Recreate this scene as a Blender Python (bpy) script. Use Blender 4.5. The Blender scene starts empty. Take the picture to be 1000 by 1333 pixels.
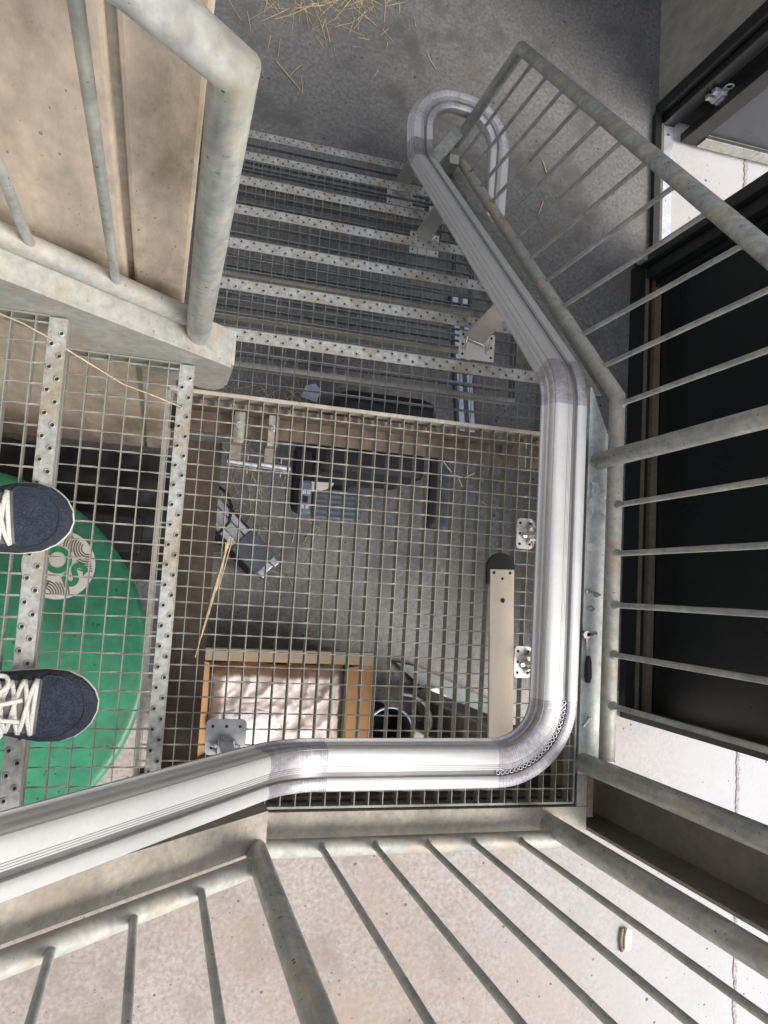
import bpy, bmesh, math, random
from mathutils import Vector, Matrix
random.seed(7)
S = bpy.context.scene
COL = S.collection
R_ = math.radians
# ------------------------------------------------------------------ camera
CAMPOS = Vector((-0.067678,-0.285737,1.750315))
cam = bpy.data.cameras.new('camera'); camo = bpy.data.objects.new('camera', cam); COL.objects.link(camo)
rot = Matrix(((0.9586900,-0.0845118,-0.2716087),(0.0590018,0.9931590,-0.1007671),(0.2782666,0.0805790,0.9571179)))
camo.matrix_world = Matrix.Translation(CAMPOS) @ rot.to_4x4()
cam.sensor_fit = 'HORIZONTAL'; cam.sensor_width = 36; cam.lens = 36*1022.649/1000
cam.clip_start = .02; cam.clip_end = 500
S.camera = camo
# ------------------------------------------------------------------ light
SUN_EL, SUN_AZ = R_(52), R_(118)      # azimuth: direction the light comes from, measured from +Y clockwise
w = bpy.data.worlds.new('World'); S.world = w; w.use_nodes = True
nt = w.node_tree; nt.nodes.clear()
sky = nt.nodes.new('ShaderNodeTexSky'); sky.sky_type = 'NISHITA'; sky.sun_disc = False
sky.sun_elevation = SUN_EL; sky.sun_rotation = SUN_AZ; sky.air_density = 1.0; sky.dust_density = 4.0; sky.ozone_density = .6
hs = nt.nodes.new('ShaderNodeHueSaturation'); hs.inputs['Saturation'].default_value = .35
bg = nt.nodes.new('ShaderNodeBackground'); bg.inputs[1].default_value = .15
wo = nt.nodes.new('ShaderNodeOutputWorld')
nt.links.new(sky.outputs[0], hs.inputs['Color']); nt.links.new(hs.outputs[0], bg.inputs[0]); nt.links.new(bg.outputs[0], wo.inputs[0])
sl = bpy.data.lights.new('sun', 'SUN'); sl.energy = 1.0; sl.angle = R_(24); sl.color = (1, .95, .88)
so = bpy.data.objects.new('sun', sl); COL.objects.link(so)
sd = Vector((math.sin(SUN_AZ)*math.cos(SUN_EL), math.cos(SUN_AZ)*math.cos(SUN_EL), math.sin(SUN_EL)))
so.rotation_euler = sd.to_track_quat('Z', 'Y').to_euler(); so.location = (3, -4, 6)
S.view_settings.view_transform = 'Standard'; S.view_settings.look = 'None'
S.view_settings.exposure = 0.85; S.view_settings.gamma = 1
# ------------------------------------------------------------------ materials
def mat(name, c1, c2=None, rough=.6, metal=0., scale=4., fine=40., fineamt=.25, bump=.0, stain=None, stain_scale=2.5, stain_lo=.52, stain_hi=.68, stretch=(1,1,1), spots=0., rvar=.1, alpha=None, bscale=None, pits=0, pitcol=(.05,.045,.04), light_ramp=None, stain2=None, st2=(.9,.55,.7), streak=None):
    m = bpy.data.materials.new(name); m.use_nodes = True; n = m.node_tree; N = n.nodes; L = n.links
    b = N['Principled BSDF']; c2 = c2 or tuple(x*.75 for x in c1)
    tc = N.new('ShaderNodeTexCoord'); mp = N.new('ShaderNodeMapping'); mp.inputs['Scale'].default_value = stretch
    L.new(tc.outputs['Object'], mp.inputs[0])
    def noise(sc, det=6, r=.6):
        x = N.new('ShaderNodeTexNoise'); x.inputs['Scale'].default_value = sc; x.inputs['Detail'].default_value = det; x.inputs['Roughness'].default_value = r
        L.new(mp.outputs[0], x.inputs['Vector']); return x
    def ramp(src, lo, hi):
        x = N.new('ShaderNodeMapRange'); x.inputs['From Min'].default_value = lo; x.inputs['From Max'].default_value = hi
        L.new(src, x.inputs[0]); return x.outputs[0]
    def mix(f, a, c, mode='MIX'):
        x = N.new('ShaderNodeMix'); x.data_type = 'RGBA'; x.blend_type = mode
        if isinstance(f, float): x.inputs[0].default_value = f
        else: L.new(f, x.inputs[0])
        for i, v in ((6, a), (7, c)):
            if isinstance(v, tuple): x.inputs[i].default_value = (*v[:3], 1)
            else: L.new(v, x.inputs[i])
        return x.outputs[2]
    n1 = noise(scale); col = mix(ramp(n1.outputs['Fac'], .35, .65), c1, c2)
    n2 = noise(fine, 3)
    g = N.new('ShaderNodeMapRange'); g.inputs['From Min'].default_value = .3; g.inputs['From Max'].default_value = .7
    g.inputs['To Min'].default_value = 1-fineamt; g.inputs['To Max'].default_value = 1+fineamt*.6
    L.new(n2.outputs['Fac'], g.inputs[0])
    cmb = N.new('ShaderNodeCombineColor'); [L.new(g.outputs[0], cmb.inputs[i]) for i in range(3)]
    col = mix(1., col, cmb.outputs[0], 'MULTIPLY')
    if stain:
        n3 = noise(stain_scale, 8, .7); col = mix(ramp(n3.outputs['Fac'], stain_lo, stain_hi), col, stain)
    if spots:
        n4 = noise(fine*1.6, 2, .5); col = mix(ramp(n4.outputs['Fac'], .70, .74), col, tuple(x*(1-spots) for x in c1))
    if stain2:
        n6 = noise(st2[0], 10, .75); col = mix(ramp(n6.outputs['Fac'], st2[1], st2[2]), col, stain2)
    if streak:
        mp2 = N.new('ShaderNodeMapping'); mp2.inputs['Scale'].default_value = streak; L.new(tc.outputs['Object'], mp2.inputs[0])
        n7 = N.new('ShaderNodeTexNoise'); n7.inputs['Scale'].default_value = 1; n7.inputs['Detail'].default_value = 5; L.new(mp2.outputs[0], n7.inputs['Vector'])
        g2 = N.new('ShaderNodeMapRange'); g2.inputs['From Min'].default_value = .35; g2.inputs['From Max'].default_value = .65; g2.inputs['To Min'].default_value = .78; g2.inputs['To Max'].default_value = 1.08
        L.new(n7.outputs['Fac'], g2.inputs[0]); c3 = N.new('ShaderNodeCombineColor'); [L.new(g2.outputs[0], c3.inputs[i]) for i in range(3)]
        col = mix(1., col, c3.outputs[0], 'MULTIPLY')
    if light_ramp:  # stronger light towards +X put into the base colour, with a noisy edge
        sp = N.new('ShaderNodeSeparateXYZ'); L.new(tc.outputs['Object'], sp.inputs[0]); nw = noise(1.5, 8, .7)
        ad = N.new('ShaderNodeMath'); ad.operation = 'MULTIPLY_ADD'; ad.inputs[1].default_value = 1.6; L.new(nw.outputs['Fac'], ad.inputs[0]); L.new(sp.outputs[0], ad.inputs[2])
        col = mix(ramp(ad.outputs[0], light_ramp[0]+.8, light_ramp[1]+.8), col, light_ramp[2])
    if pits:
        vo = N.new('ShaderNodeTexVoronoi'); vo.inputs['Scale'].default_value = pits; L.new(mp.outputs[0], vo.inputs['Vector'])
        n8 = noise(pits*.23, 3); sb = N.new('ShaderNodeMath'); sb.operation = 'MULTIPLY_ADD'; sb.inputs[1].default_value = -.75; sb.inputs[2].default_value = .46
        L.new(n8.outputs['Fac'], sb.inputs[0]); ds = N.new('ShaderNodeMath'); ds.operation = 'ADD'; L.new(sb.outputs[0], ds.inputs[1]); L.new(vo.outputs['Distance'], ds.inputs[0])
        col = mix(ramp(ds.outputs[0], .16, .11), col, pitcol)
    L.new(col, b.inputs['Base Color'])
    b.inputs['Metallic'].default_value = metal
    rr = N.new('ShaderNodeMapRange'); rr.inputs['To Min'].default_value = max(.03, rough-rvar); rr.inputs['To Max'].default_value = min(1, rough+rvar)
    rr.inputs['From Min'].default_value = .3; rr.inputs['From Max'].default_value = .7
    L.new(n1.outputs['Fac'], rr.inputs[0]); L.new(rr.outputs[0], b.inputs['Roughness'])
    if bump:
        bp = N.new('ShaderNodeBump'); bp.inputs['Strength'].default_value = bump; bp.inputs['Distance'].default_value = .01
        n5 = noise(bscale or fine, 4); L.new(n5.outputs['Fac'], bp.inputs['Height']); L.new(bp.outputs[0], b.inputs['Normal'])
    if alpha is not None: b.inputs['Alpha'].default_value = alpha
    return m
M = {}
M['floor'] = mat('worn_concrete_floor', (.160,.158,.156), (.200,.196,.190), .5, 0, 1.3, 60, .38, .15, (.11,.108,.105), 3.2, .5, .62, spots=.6, pits=26, pitcol=(.05,.048,.045), stain2=(.16,.135,.11), st2=(1.1,.56,.72))
M['outside'] = mat('pale_outdoor_concrete', (.31,.265,.24), (.40,.365,.345), .8, 0, .9, 55, .26, .25, (.24,.195,.165), 3.0, .5, .68, spots=.6, pits=24, pitcol=(.16,.11,.08), stain2=(.34,.26,.21), st2=(1.3,.5,.70), light_ramp=(1.4,2.8,(.48,.48,.485)))  # ground whitens towards +X in its colour, standing in for brighter light
M['wall'] = mat('cast_concrete_wall', (.78,.65,.51), (.66,.54,.42), .85, 0, 1.8, 40, .18, .25, (.36,.29,.19), 2.4, .50, .66, stretch=(1,1,.45), spots=.5, pits=75, pitcol=(.34,.26,.19), stain2=(.64,.44,.34), st2=(1.6,.52,.68), streak=(14,14,1.2))
M['wall2'] = mat('grey_beige_concrete', (.26,.25,.21), (.34,.32,.27), .85, 0, 2.2, 22, .2, .2, (.18,.17,.14), 3, .5, .75, stretch=(1,1,.5))
M['galv'] = mat('galvanised_steel', (.49,.50,.47), (.34,.355,.34), .42, .25, 13, 60, .2, .07, (.50,.46,.35), 7, .50, .68, spots=.6, pits=70, pitcol=(.10,.09,.07), streak=(60,60,9), rvar=.12)
M['galvw'] = mat('weathered_galvanised_steel', (.50,.48,.42), (.36,.37,.35), .6, .2, 9, 60, .2, .08, (.40,.31,.21), 7, .52, .70, spots=.5)
M['galvflat'] = mat('dusty_galvanised_flange', (.50,.45,.38), (.40,.37,.32), .65, .12, 7, 70, .2, .08, (.36,.29,.21), 6, .5, .72, spots=.5)
M['galvc'] = mat('light_galvanised_channel', (.62,.66,.65), (.48,.51,.50), .5, .12, 11, 70, .18, .06, (.42,.37,.29), 6, .56, .74, spots=.5)
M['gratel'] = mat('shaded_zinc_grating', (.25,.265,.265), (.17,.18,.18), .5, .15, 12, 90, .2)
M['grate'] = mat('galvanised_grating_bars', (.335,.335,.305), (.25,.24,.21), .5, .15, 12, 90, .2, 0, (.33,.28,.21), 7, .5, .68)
M['nose'] = mat('punched_nosing_steel', (.45,.455,.44), (.32,.32,.295), .45, .25, 16, 90, .28, .05, (.30,.24,.16), 7, .50, .66, spots=.5)
M['alu'] = mat('brushed_aluminium_rail', (.72,.715,.70), (.63,.63,.62), .48, .45, 3, 120, .04, 0, rvar=.015)
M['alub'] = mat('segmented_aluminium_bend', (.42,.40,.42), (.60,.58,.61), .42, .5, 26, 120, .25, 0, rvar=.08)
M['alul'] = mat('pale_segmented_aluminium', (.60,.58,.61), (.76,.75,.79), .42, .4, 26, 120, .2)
M['groove'] = mat('dark_rail_groove', (.26,.25,.24), (.20,.20,.20), .4, .5, 5, 60, .05)
M['seam'] = mat('bend_seam_lines', (.22,.22,.23), (.30,.30,.31), .5, .5, 50)
M['steelp'] = mat('bright_zinc_plate', (.62,.61,.58), (.54,.53,.50), .38, .5, 20, 80, .08)
M['bolt'] = mat('shiny_bolt_steel', (.75,.75,.74), (.6,.6,.6), .22, .9, 20)
M['hole'] = mat('dark_hole', (.02,.02,.02), (.03,.03,.03), .8)
M['rust'] = mat('rusty_brown_beam', (.30,.23,.17), (.21,.16,.12), .75, .05, 8, 50, .2, .1, (.16,.11,.08), 5, .5, .7)
M['rustd'] = mat('dark_brown_beam', (.15,.11,.08), (.09,.07,.055), .8, .05, 8, 50, .2, .1)
M['black'] = mat('black_painted_metal', (.018,.019,.018), (.012,.013,.012), .38, 0, 8, 60, .2)
M['glassd'] = mat('dark_glazing', (.010,.012,.012), (.014,.016,.015), .30, 0, 3, 60, .3, rvar=.05)
M['dgrey'] = mat('dark_grey_glazing', (.055,.06,.068), (.07,.075,.082), .3, 0, 3, 60, .1)
M['bframe'] = mat('brown_frame_strip', (.20,.16,.12), (.15,.12,.09), .6, .1, 8, 60, .2)
M['green'] = mat('green_plastic_lid', (.024,.205,.11), (.032,.235,.122), .42, 0, 2, 30, .22, .05, (.03,.12,.055), 3.0, .48, .66, spots=.6, pits=30, pitcol=(.02,.05,.02), stain2=(.06,.16,.10), st2=(2.2,.52,.72))
M['cream'] = mat('cream_sticker', (.82,.77,.70), (.74,.69,.62), .6, 0, 10, 60, .06)
M['stgrey'] = mat('grey_sticker_print', (.16,.13,.11), (.2,.17,.14), .6, 0, 10)
M['stgreen'] = mat('green_sticker_print', (.03,.30,.12), (.03,.27,.11), .5, 0, 10)
M['navy'] = mat('navy_suede', (.036,.043,.064), (.024,.030,.047), .9, 0, 30, 260, .5, .6)
M['mesh'] = mat('navy_mesh_fabric', (.048,.062,.098), (.03,.04,.066), .85, 0, 60, 420, .8, .8)
M['greyl'] = mat('grey_shoe_leather', (.10,.095,.095), (.08,.078,.08), .6, 0, 40, 200, .2, .1)
M['sole'] = mat('off_white_rubber', (.60,.60,.53), (.5,.5,.44), .6, 0, 20, 80, .1)
M['lace'] = mat('white_cotton_lace', (.74,.72,.66), (.62,.60,.55), .9, 0, 60, 300, .2, .2)
M['stitch'] = mat('pale_stitching', (.38,.42,.48), (.3,.33,.4), .9, 0, 60)
M['trouser'] = mat('dark_trouser_cloth', (.03,.035,.05), (.022,.026,.04), .9, 0, 40, 300, .3, .2)
M['skin'] = mat('sock_cloth', (.45,.38,.30), (.4,.33,.26), .9, 0, 40, 300, .2, .2)
M['straw'] = mat('yellow_straw', (.66,.54,.33), (.50,.40,.24), .7, 0, 30)
M['strawp'] = mat('pale_straw', (.55,.48,.34), (.42,.36,.25), .75, 0, 30)
M['card'] = mat('orange_cardboard', (.40,.215,.10), (.33,.175,.08), .85, 0, 5, 40, .08, .05)
M['cardg'] = mat('brown_grey_cardboard', (.27,.22,.15), (.23,.185,.13), .9, 0, 5, 60, .08)
M['plast'] = mat('crumpled_pale_plastic', (.52,.43,.39), (.64,.57,.55), .38, 0, 7, 50, .06, .2, (.38,.23,.15), 4, .53, .64, bscale=22)
M['plast2'] = mat('crumpled_white_plastic', (.78,.70,.72), (.7,.6,.62), .4, 0, 12, 50, .08, .8, bscale=30)
M['film'] = mat('clear_plastic_film', (.8,.82,.84), (.7,.72,.74), .15, 0, 20, 60, .1, .9, alpha=.6, bscale=60)
M['wood'] = mat('cream_board', (.78,.68,.54), (.72,.62,.48), .6, 0, 3, 160, .10, .03, stretch=(12,1,1))
M['rubber'] = mat('black_rubber', (.012,.012,.012), (.018,.018,.018), .6, 0, 20)
M['cdark'] = mat('charcoal_upholstery', (.014,.014,.017), (.022,.022,.027), .6, 0, 10, 120, .2, .1)
M['cgrey'] = mat('slate_grey_plastic', (.07,.08,.11), (.09,.10,.13), .45, 0, 10)
M['cpanel'] = mat('blue_grey_control_panel', (.20,.23,.32), (.24,.27,.36), .4, 0, 10)
M['foot'] = mat('ribbed_blue_grey_footrest', (.16,.20,.23), (.12,.15,.18), .45, .1, 10)
M['white'] = mat('white_plastic', (.78,.78,.76), (.7,.7,.69), .5, 0, 10, 60, .05)
M['paper'] = mat('white_paper', (.70,.70,.86), (.64,.64,.80), .8, 0, 20)
M['red'] = mat('red_plastic_grip', (.45,.03,.03), (.36,.02,.02), .4, 0, 10)
M['profile'] = mat('silver_profile', (.55,.56,.58), (.45,.46,.48), .35, .5, 10)
M['pale'] = mat('pale_blue_metal', (.62,.68,.82), (.54,.6,.74), .35, .1, 10)  # even pale blue for the floor profile strips and bucket rim
M['board'] = mat('grey_green_board', (.20,.23,.22), (.15,.17,.165), .7, 0, 5, 60, .15)
M['joint'] = mat('crumbling_joint_mortar', (.34,.31,.27), (.50,.48,.45), .95, 0, 20, 90, .4, .6)
M['thr'] = mat('metal_threshold', (.62,.66,.74), (.55,.58,.65), .35, .5, 10)
M['colm'] = mat('grey_brown_painted_steel', (.24,.22,.20), (.18,.165,.15), .6, .1, 6, 60, .15)
# ------------------------------------------------------------------ mesh helpers
ORG = {}
class MB:
    def __init__(s): s.v = []; s.f = []; s.sm = []
    def add(s, vs, fs, smooth=False):
        o = len(s.v); s.v += [Vector(x) for x in vs]; s.f += [tuple(i+o for i in f) for f in fs]; s.sm += [smooth]*len(fs); return s
    def box(s, a, b, mtx=None):
        x0,y0,z0 = a; x1,y1,z1 = b
        vs = [Vector(p) for p in ((x0,y0,z0),(x1,y0,z0),(x1,y1,z0),(x0,y1,z0),(x0,y0,z1),(x1,y0,z1),(x1,y1,z1),(x0,y1,z1))]
        if mtx is not None: vs = [mtx @ v for v in vs]
        return s.add(vs, [(0,3,2,1),(4,5,6,7),(0,1,5,4),(1,2,6,5),(2,3,7,6),(3,0,4,7)])
    def bar(s, p, q, w, h, up=(0,0,1)):      # box whose axis runs p->q
        p = Vector(p); q = Vector(q); t = (q-p).normalized(); up = Vector(up)
        sd = t.cross(up).normalized(); u = sd.cross(t)
        vs = [c + sd*a*w/2 + u*b*h/2 for c in (p, q) for a, b in ((-1,-1),(1,-1),(1,1),(-1,1))]
        return s.add(vs, [(0,1,2,3),(7,6,5,4),(0,4,5,1),(1,5,6,2),(2,6,7,3),(3,7,4,0)])
    def tube(s, pts, r, n=16, closed=False, cap=True, rs=None):
        pts = [Vector(p) for p in pts]; k = len(pts); ref = None; rings = []
        for i, p in enumerate(pts):
            a = (p-pts[i-1]).normalized() if (i > 0 or closed) else None
            b = (pts[(i+1) % k]-p).normalized() if (i < k-1 or closed) else None
            t = a if b is None else b if a is None else (a+b).normalized()
            if ref is None:
                ref = Vector((0,0,1)) if abs(t.z) < .9 else Vector((1,0,0))
            ref = (ref - t*ref.dot(t)).normalized(); sd = t.cross(ref)
            m = 1.0
            if a is not None and b is not None: m = 1/max(.35, math.sqrt(max(0, (1+a.dot(b))/2)))
            bend = (b-a) if (a is not None and b is not None) else Vector()
            bend = bend - t*bend.dot(t)
            bd = bend.normalized() if bend.length > 1e-5 else None
            rr = rs[i] if rs else r; ring = []
            for j in range(n):
                an = 2*math.pi*j/n; o = (ref*math.cos(an)+sd*math.sin(an))*rr
                if bd is not None: o += bd*(o.dot(bd))*(m-1)
                ring.append(p+o)
            rings.append(ring)
        vs = [v for rg in rings for v in rg]; fs = []
        for i in range(k if closed else k-1):
            i2 = (i+1) % k
            for j in range(n): fs.append((i*n+j, i*n+(j+1)%n, i2*n+(j+1)%n, i2*n+j))
        s.add(vs, fs, True)
        if cap and not closed: s.add(rings[0], [tuple(range(n))[::-1]]); s.add(rings[-1], [tuple(range(n))])
        return s
    def balu(s, p, q, r):
        p = Vector(p); q = Vector(q); t = (q-p).normalized()
        return s.tube([p, p+t*.009, p+t*.014, p+t*.02, q-t*.03, q-t*.022, q], r, 12, rs=[r*1.9, r*1.75, r*1.25, r, r, r*1.3, r*1.8])
    def prism(s, poly, z0, z1, mtx=None):     # polygon (x,y) extruded in z
        n = len(poly); vs = [Vector((x,y,z0)) for x,y in poly]+[Vector((x,y,z1)) for x,y in poly]
        if mtx is not None: vs = [mtx @ v for v in vs]
        return s.add(vs, [tuple(range(n))[::-1], tuple(range(n,2*n))]+[(i,(i+1)%n,n+(i+1)%n,n+i) for i in range(n)])
    def cyl(s, c, r, h, n=20, mtx=None):
        c = Vector(c); vs = []
        for z in (0, h): vs += [c+Vector((r*math.cos(2*math.pi*i/n), r*math.sin(2*math.pi*i/n), z)) for i in range(n)]
        if mtx is not None: vs = [mtx @ v for v in vs]
        s.add(vs, [(i,(i+1)%n,n+(i+1)%n,n+i) for i in range(n)], True); s.add(vs[:n], [tuple(range(n))[::-1]]); s.add(vs[n:], [tuple(range(n))]); return s
    def sweep(s, prof, frames, smooth=True, cap=True):   # frames: (pos, side, up)
        n = len(prof); vs = [p + sd*a + u*b for p, sd, u in frames for a, b in prof]; fs = []
        for i in range(len(frames)-1):
            for j in range(n): fs.append((i*n+j, i*n+(j+1)%n, (i+1)*n+(j+1)%n, (i+1)*n+j))
        s.add(vs, fs, smooth)
        if cap: s.add(vs[:n], [tuple(range(n))[::-1]]); s.add(vs[-n:], [tuple(range(n))])
        return s
    def build(s, name, m, parent=None, org=None, smooth_angle=None, bevel=0):
        if parent is not None: org = ORG[parent]
        elif org is None:
            xs = [v.x for v in s.v]; ys = [v.y for v in s.v]; zs = [v.z for v in s.v]
            org = Vector(((min(xs)+max(xs))/2, (min(ys)+max(ys))/2, min(zs)))
        org = Vector(org)
        me = bpy.data.meshes.new(name); me.from_pydata([v-org for v in s.v], [], s.f)
        me.polygons.foreach_set('use_smooth', s.sm)
        bm = bmesh.new(); bm.from_mesh(me)
        if smooth_angle is not None:
            bmesh.ops.remove_doubles(bm, verts=bm.verts, dist=1e-5)
        bmesh.ops.recalc_face_normals(bm, faces=bm.faces); bm.to_mesh(me); bm.free()
        if smooth_angle is not None:
            me.polygons.foreach_set('use_smooth', [True]*len(me.polygons)); me.set_sharp_from_angle(angle=R_(smooth_angle))
        me.materials.append(M[m] if isinstance(m, str) else m)
        o = bpy.data.objects.new(name, me); COL.objects.link(o)
        if parent is not None: o.parent = parent
        else: o.location = org
        if bevel:
            md = o.modifiers.new('bevel', 'BEVEL'); md.width = bevel; md.segments = 2; md.limit_method = 'ANGLE'
        ORG[o] = org
        return o
def thing(name, label, cat, loc, group=None):
    o = bpy.data.objects.new(name, None); o.empty_display_size = .05; COL.objects.link(o); o.location = loc
    ORG[o] = Vector(loc); o['label'] = label; o['category'] = cat
    if group: o['group'] = group
    return o
def tag(o, label, cat, group=None, kind=None):
    if label: o['label'] = label
    if cat: o['category'] = cat
    if group: o['group'] = group
    if kind: o['kind'] = kind
    return o
def struct(o): o['kind'] = 'structure'; return o
def fillet(pts, rad, n=8):
    pts = [Vector(p) for p in pts]; out = [pts[0]]; marks = []
    for i in range(1, len(pts)-1):
        a, p, b = pts[i-1], pts[i], pts[i+1]; r = rad[i] if isinstance(rad, (list, tuple)) else rad
        u = (a-p).normalized(); v = (b-p).normalized(); ang = u.angle(v)
        if r <= 0 or ang > math.pi-1e-3: out.append(p); continue
        d = r/math.tan(ang/2); c = p + (u+v).normalized()*(r/math.sin(ang/2)); s0 = p+u*d; e0 = p+v*d
        A = s0-c; Bv = e0-c; th = A.angle(Bv); st = len(out)
        for k in range(n+1):
            t = k/n; out.append(c + (A*math.sin((1-t)*th)+Bv*math.sin(t*th))/math.sin(th))
        marks.append((st, len(out)-1))
    out.append(pts[-1]); return out, marks
F = -1.52; P = .0333; RS, GO = .19, .20
SL = RS/GO
# ------------------------------------------------------------------ setting
fl = struct(MB().add([(-5,-.68,F),(2.2,-.68,F),(2.2,6,F),(-5,6,F)], [(0,1,2,3)]).build('floor', 'floor', org=(0,0,F)))
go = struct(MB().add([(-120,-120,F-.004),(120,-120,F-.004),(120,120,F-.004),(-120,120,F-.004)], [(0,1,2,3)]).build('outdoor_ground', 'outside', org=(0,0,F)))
def rough_strip(x0, x1, y0, y1, z, n, amp):
    mb = MB(); L = []; 
    for i in range(n+1):
        y = y0+(y1-y0)*i/n; a = random.uniform(-amp, amp); b = random.uniform(-amp, amp)
        L += [(x0+a, y, z), (x1+b, y, z)]
    mb.add(L, [(2*i,2*i+1,2*i+3,2*i+2) for i in range(n)]); return mb
struct(rough_strip(2.712, 2.729, -6, 4, F, 700, .006).build('ground_joint', 'joint'))
# concrete wall beside the upper stairs, two panels with a vertical groove
cw = thing('concrete_wall', 'tall beige cast concrete wall with vertical groove beside the upper stairs', 'wall', (-1.5,.3,F))
MB().box((-.148,.235,F), (-.06,.42,2.6)).build('wall_panel', 'wall', cw, bevel=.006)
MB().box((-4,.235,F), (-.159,.42,2.6)).build('wall_panel', 'wall', cw, bevel=.006)
MB().box((-.159,.247,F), (-.148,.40,2.6)).build('joint_groove', 'galvflat', cw)
# right wall with the doorway
rw = thing('building_wall', 'grey beige concrete wall beyond the black door frame at top right', 'wall', (2.25,4,F))
MB().box((2.18,2.255,F), (2.42,6,2.6)).build('wall_panel', 'wall2', rw, bevel=.004)
bw = thing('rear_wall', 'dark concrete wall closing the stairwell beyond the floor', 'wall', (-1,6.1,F))
MB().box((-5,6,F), (2.42,6.2,2.6)).build('wall_panel', 'wall2', bw)
rf = struct(MB().box((-5,4.6,2.6), (2.45,6.2,2.8)).build('shade_roof', 'wall2'))  # unseen slab, added and moved back to control light from above
struct(MB().box((-5,-3.2,.95), (-1.16,.234,1.12)).build('shade_floor_slab', 'wall2'))  # unseen floor slab, added to keep sky light off the floor below
lw = thing('shade_wall', 'unseen concrete wall added to darken the space behind the green drum', 'wall', (-1.9,-1,F)); MB().box((-2.0,-3.2,F),(-1.85,.234,.949)).build('wall_panel','wall2',lw)  # out of view, added to dim the floor around the drum
df = thing('door_frame', 'black metal door frame with silver threshold in the right wall', 'door frame', (2.2,1.8,F))
MB().box((2.165,2.19,F), (2.42,2.253,2.6)).box((2.20,2.15,F), (2.27,2.188,2.6)).build('jamb', 'black', df, bevel=.004)
MB().box((2.15,1.40,F), (2.185,2.19,F+.03)).build('sill', 'black', df)
MB().box((2.187,1.40,F), (2.205,2.15,F+.022)).build('frame_strip', 'bframe', df)
th = MB().box((2.207,1.40,F), (2.262,2.148,F+.012)).build('threshold', 'thr', df)
sc = MB()
for y in (1.55,1.75,1.98,2.1): sc.cyl((2.235,y,F+.012), .007, .003, 12)
sc.build('screw', 'bolt', th)
dl = thing('door_leaf', 'black framed door leaf with grey glass standing open to the outside', 'door', (2.33,2.12,F))
lx0, lx1, ly0, ly1 = 2.30, 3.2, 2.07, 2.115
MB().box((lx0,ly0,F+.02), (lx0+.09,ly1,1.1)).box((lx1-.09,ly0,F+.02), (lx1,ly1,1.1)).box((lx0+.09,ly0,F+.02), (lx1-.09,ly1,F+.12)).build('frame', 'black', dl, bevel=.004)
MB().box((lx0+.092,ly0-.008,F+.03), (lx1-.09,ly0-.001,F+.10)).build('kick_rail', 'galv', dl)
MB().box((lx0+.09,ly0+.015,F+.12), (lx1-.09,ly0+.03,1.1)).build('pane', 'dgrey', dl)
hg = MB()
for z in (F+.28,): 
    hg.cyl((2.285,2.13,z), .016, .09, 14); hg.box((2.24,2.12,z+.005),(2.285,2.14,z+.03)); hg.box((2.24,2.12,z+.05),(2.285,2.14,z+.08)); hg.box((2.285,2.10,z+.015),(2.33,2.125,z+.075))
hg.tube([(2.285+.018*math.cos(a),2.13,z+.115+.018*math.sin(a)) for a in [k*math.pi/6 for k in range(12)]], .004, 8, closed=True)
hg.build('hinge', 'profile', dl)
gp = thing('glazed_panel', 'large black glazed panel standing on brown frame strips at the right', 'window', (2.15,.3,F))
MB().box((2.05,-.77,F), (2.10,1.36,F+.05)).build('bottom_rail', 'black', gp)
MB().box((2.102,-.77,F), (2.125,1.36,F+.045)).build('frame_strip', 'bframe', gp)
MB().box((2.127,-.77,F), (2.15,1.36,F+.03)).build('gasket', 'black', gp)
MB().box((2.152,-.77,F), (2.185,1.36,F+.06)).build('frame_strip', 'bframe', gp)
MB().box((2.19,-.77,F), (2.22,1.37,2.6)).build('pane', 'glassd', gp)
MB().box((2.07,1.362,F), (2.24,1.42,2.6)).box((2.10,1.30,F+.06), (2.188,1.36,2.6)).box((2.15,1.27,F+.06), (2.188,1.298,2.6)).build('side_frame', 'black', gp, bevel=.004)
MB().box((2.045,1.37,F+.05), (2.068,1.40,F+.11)).build('latch_plate', 'profile', gp)
MB().box((2.06,-.80,F), (2.24,-.772,2.6)).build('side_frame', 'black', gp)
# ------------------------------------------------------------------ gratings
def twist_rod(mb, p, q, r, step):
    p = Vector(p); q = Vector(q); t = (q-p).normalized(); L = (q-p).length; n = max(2, int(L/step)); up = Vector((0,0,1)); sd = t.cross(up); vs = []; fs = []
    for i in range(n+1):
        a = i*math.pi/8*1.0; c = p+t*(L*i/n)
        for k in range(4):
            b = a+k*math.pi/2; b = a+(.42,math.pi-.42,math.pi+.42,-.42)[k]; vs.append(c+(sd*math.cos(b)+up*math.sin(b))*r)
    for i in range(n):
        for k in range(4): fs.append((i*4+k, i*4+(k+1)%4, (i+1)*4+(k+1)%4, (i+1)*4+k))
    mb.add(vs, fs)
def grating(x0, x1, y0, y1, z, px, py, deep='y', ox=0, oy=0, depth=.025, th=.0019, rod=.0018, step=.0083):
    mb = MB(); e = .0015
    xs = []; x = x0+ox
    while x < x1-.004: xs.append(x); x += px
    ys = []; y = y0+oy
    while y < y1-.004: ys.append(y); y += py
    if deep == 'y':
        for x in xs: mb.box((x-th/2, y0, z-depth), (x+th/2, y1, z))
        for y in ys: twist_rod(mb, (x0, y, z-rod*.6), (x1, y, z-rod*.6), rod, step)
    else:
        for y in ys: mb.box((x0, y-th/2, z-depth), (x1, y+th/2, z))
        for x in xs: twist_rod(mb, (x, y0, z-rod*.6), (x, y1, z-rod*.6), rod, step)
    return mb
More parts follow.
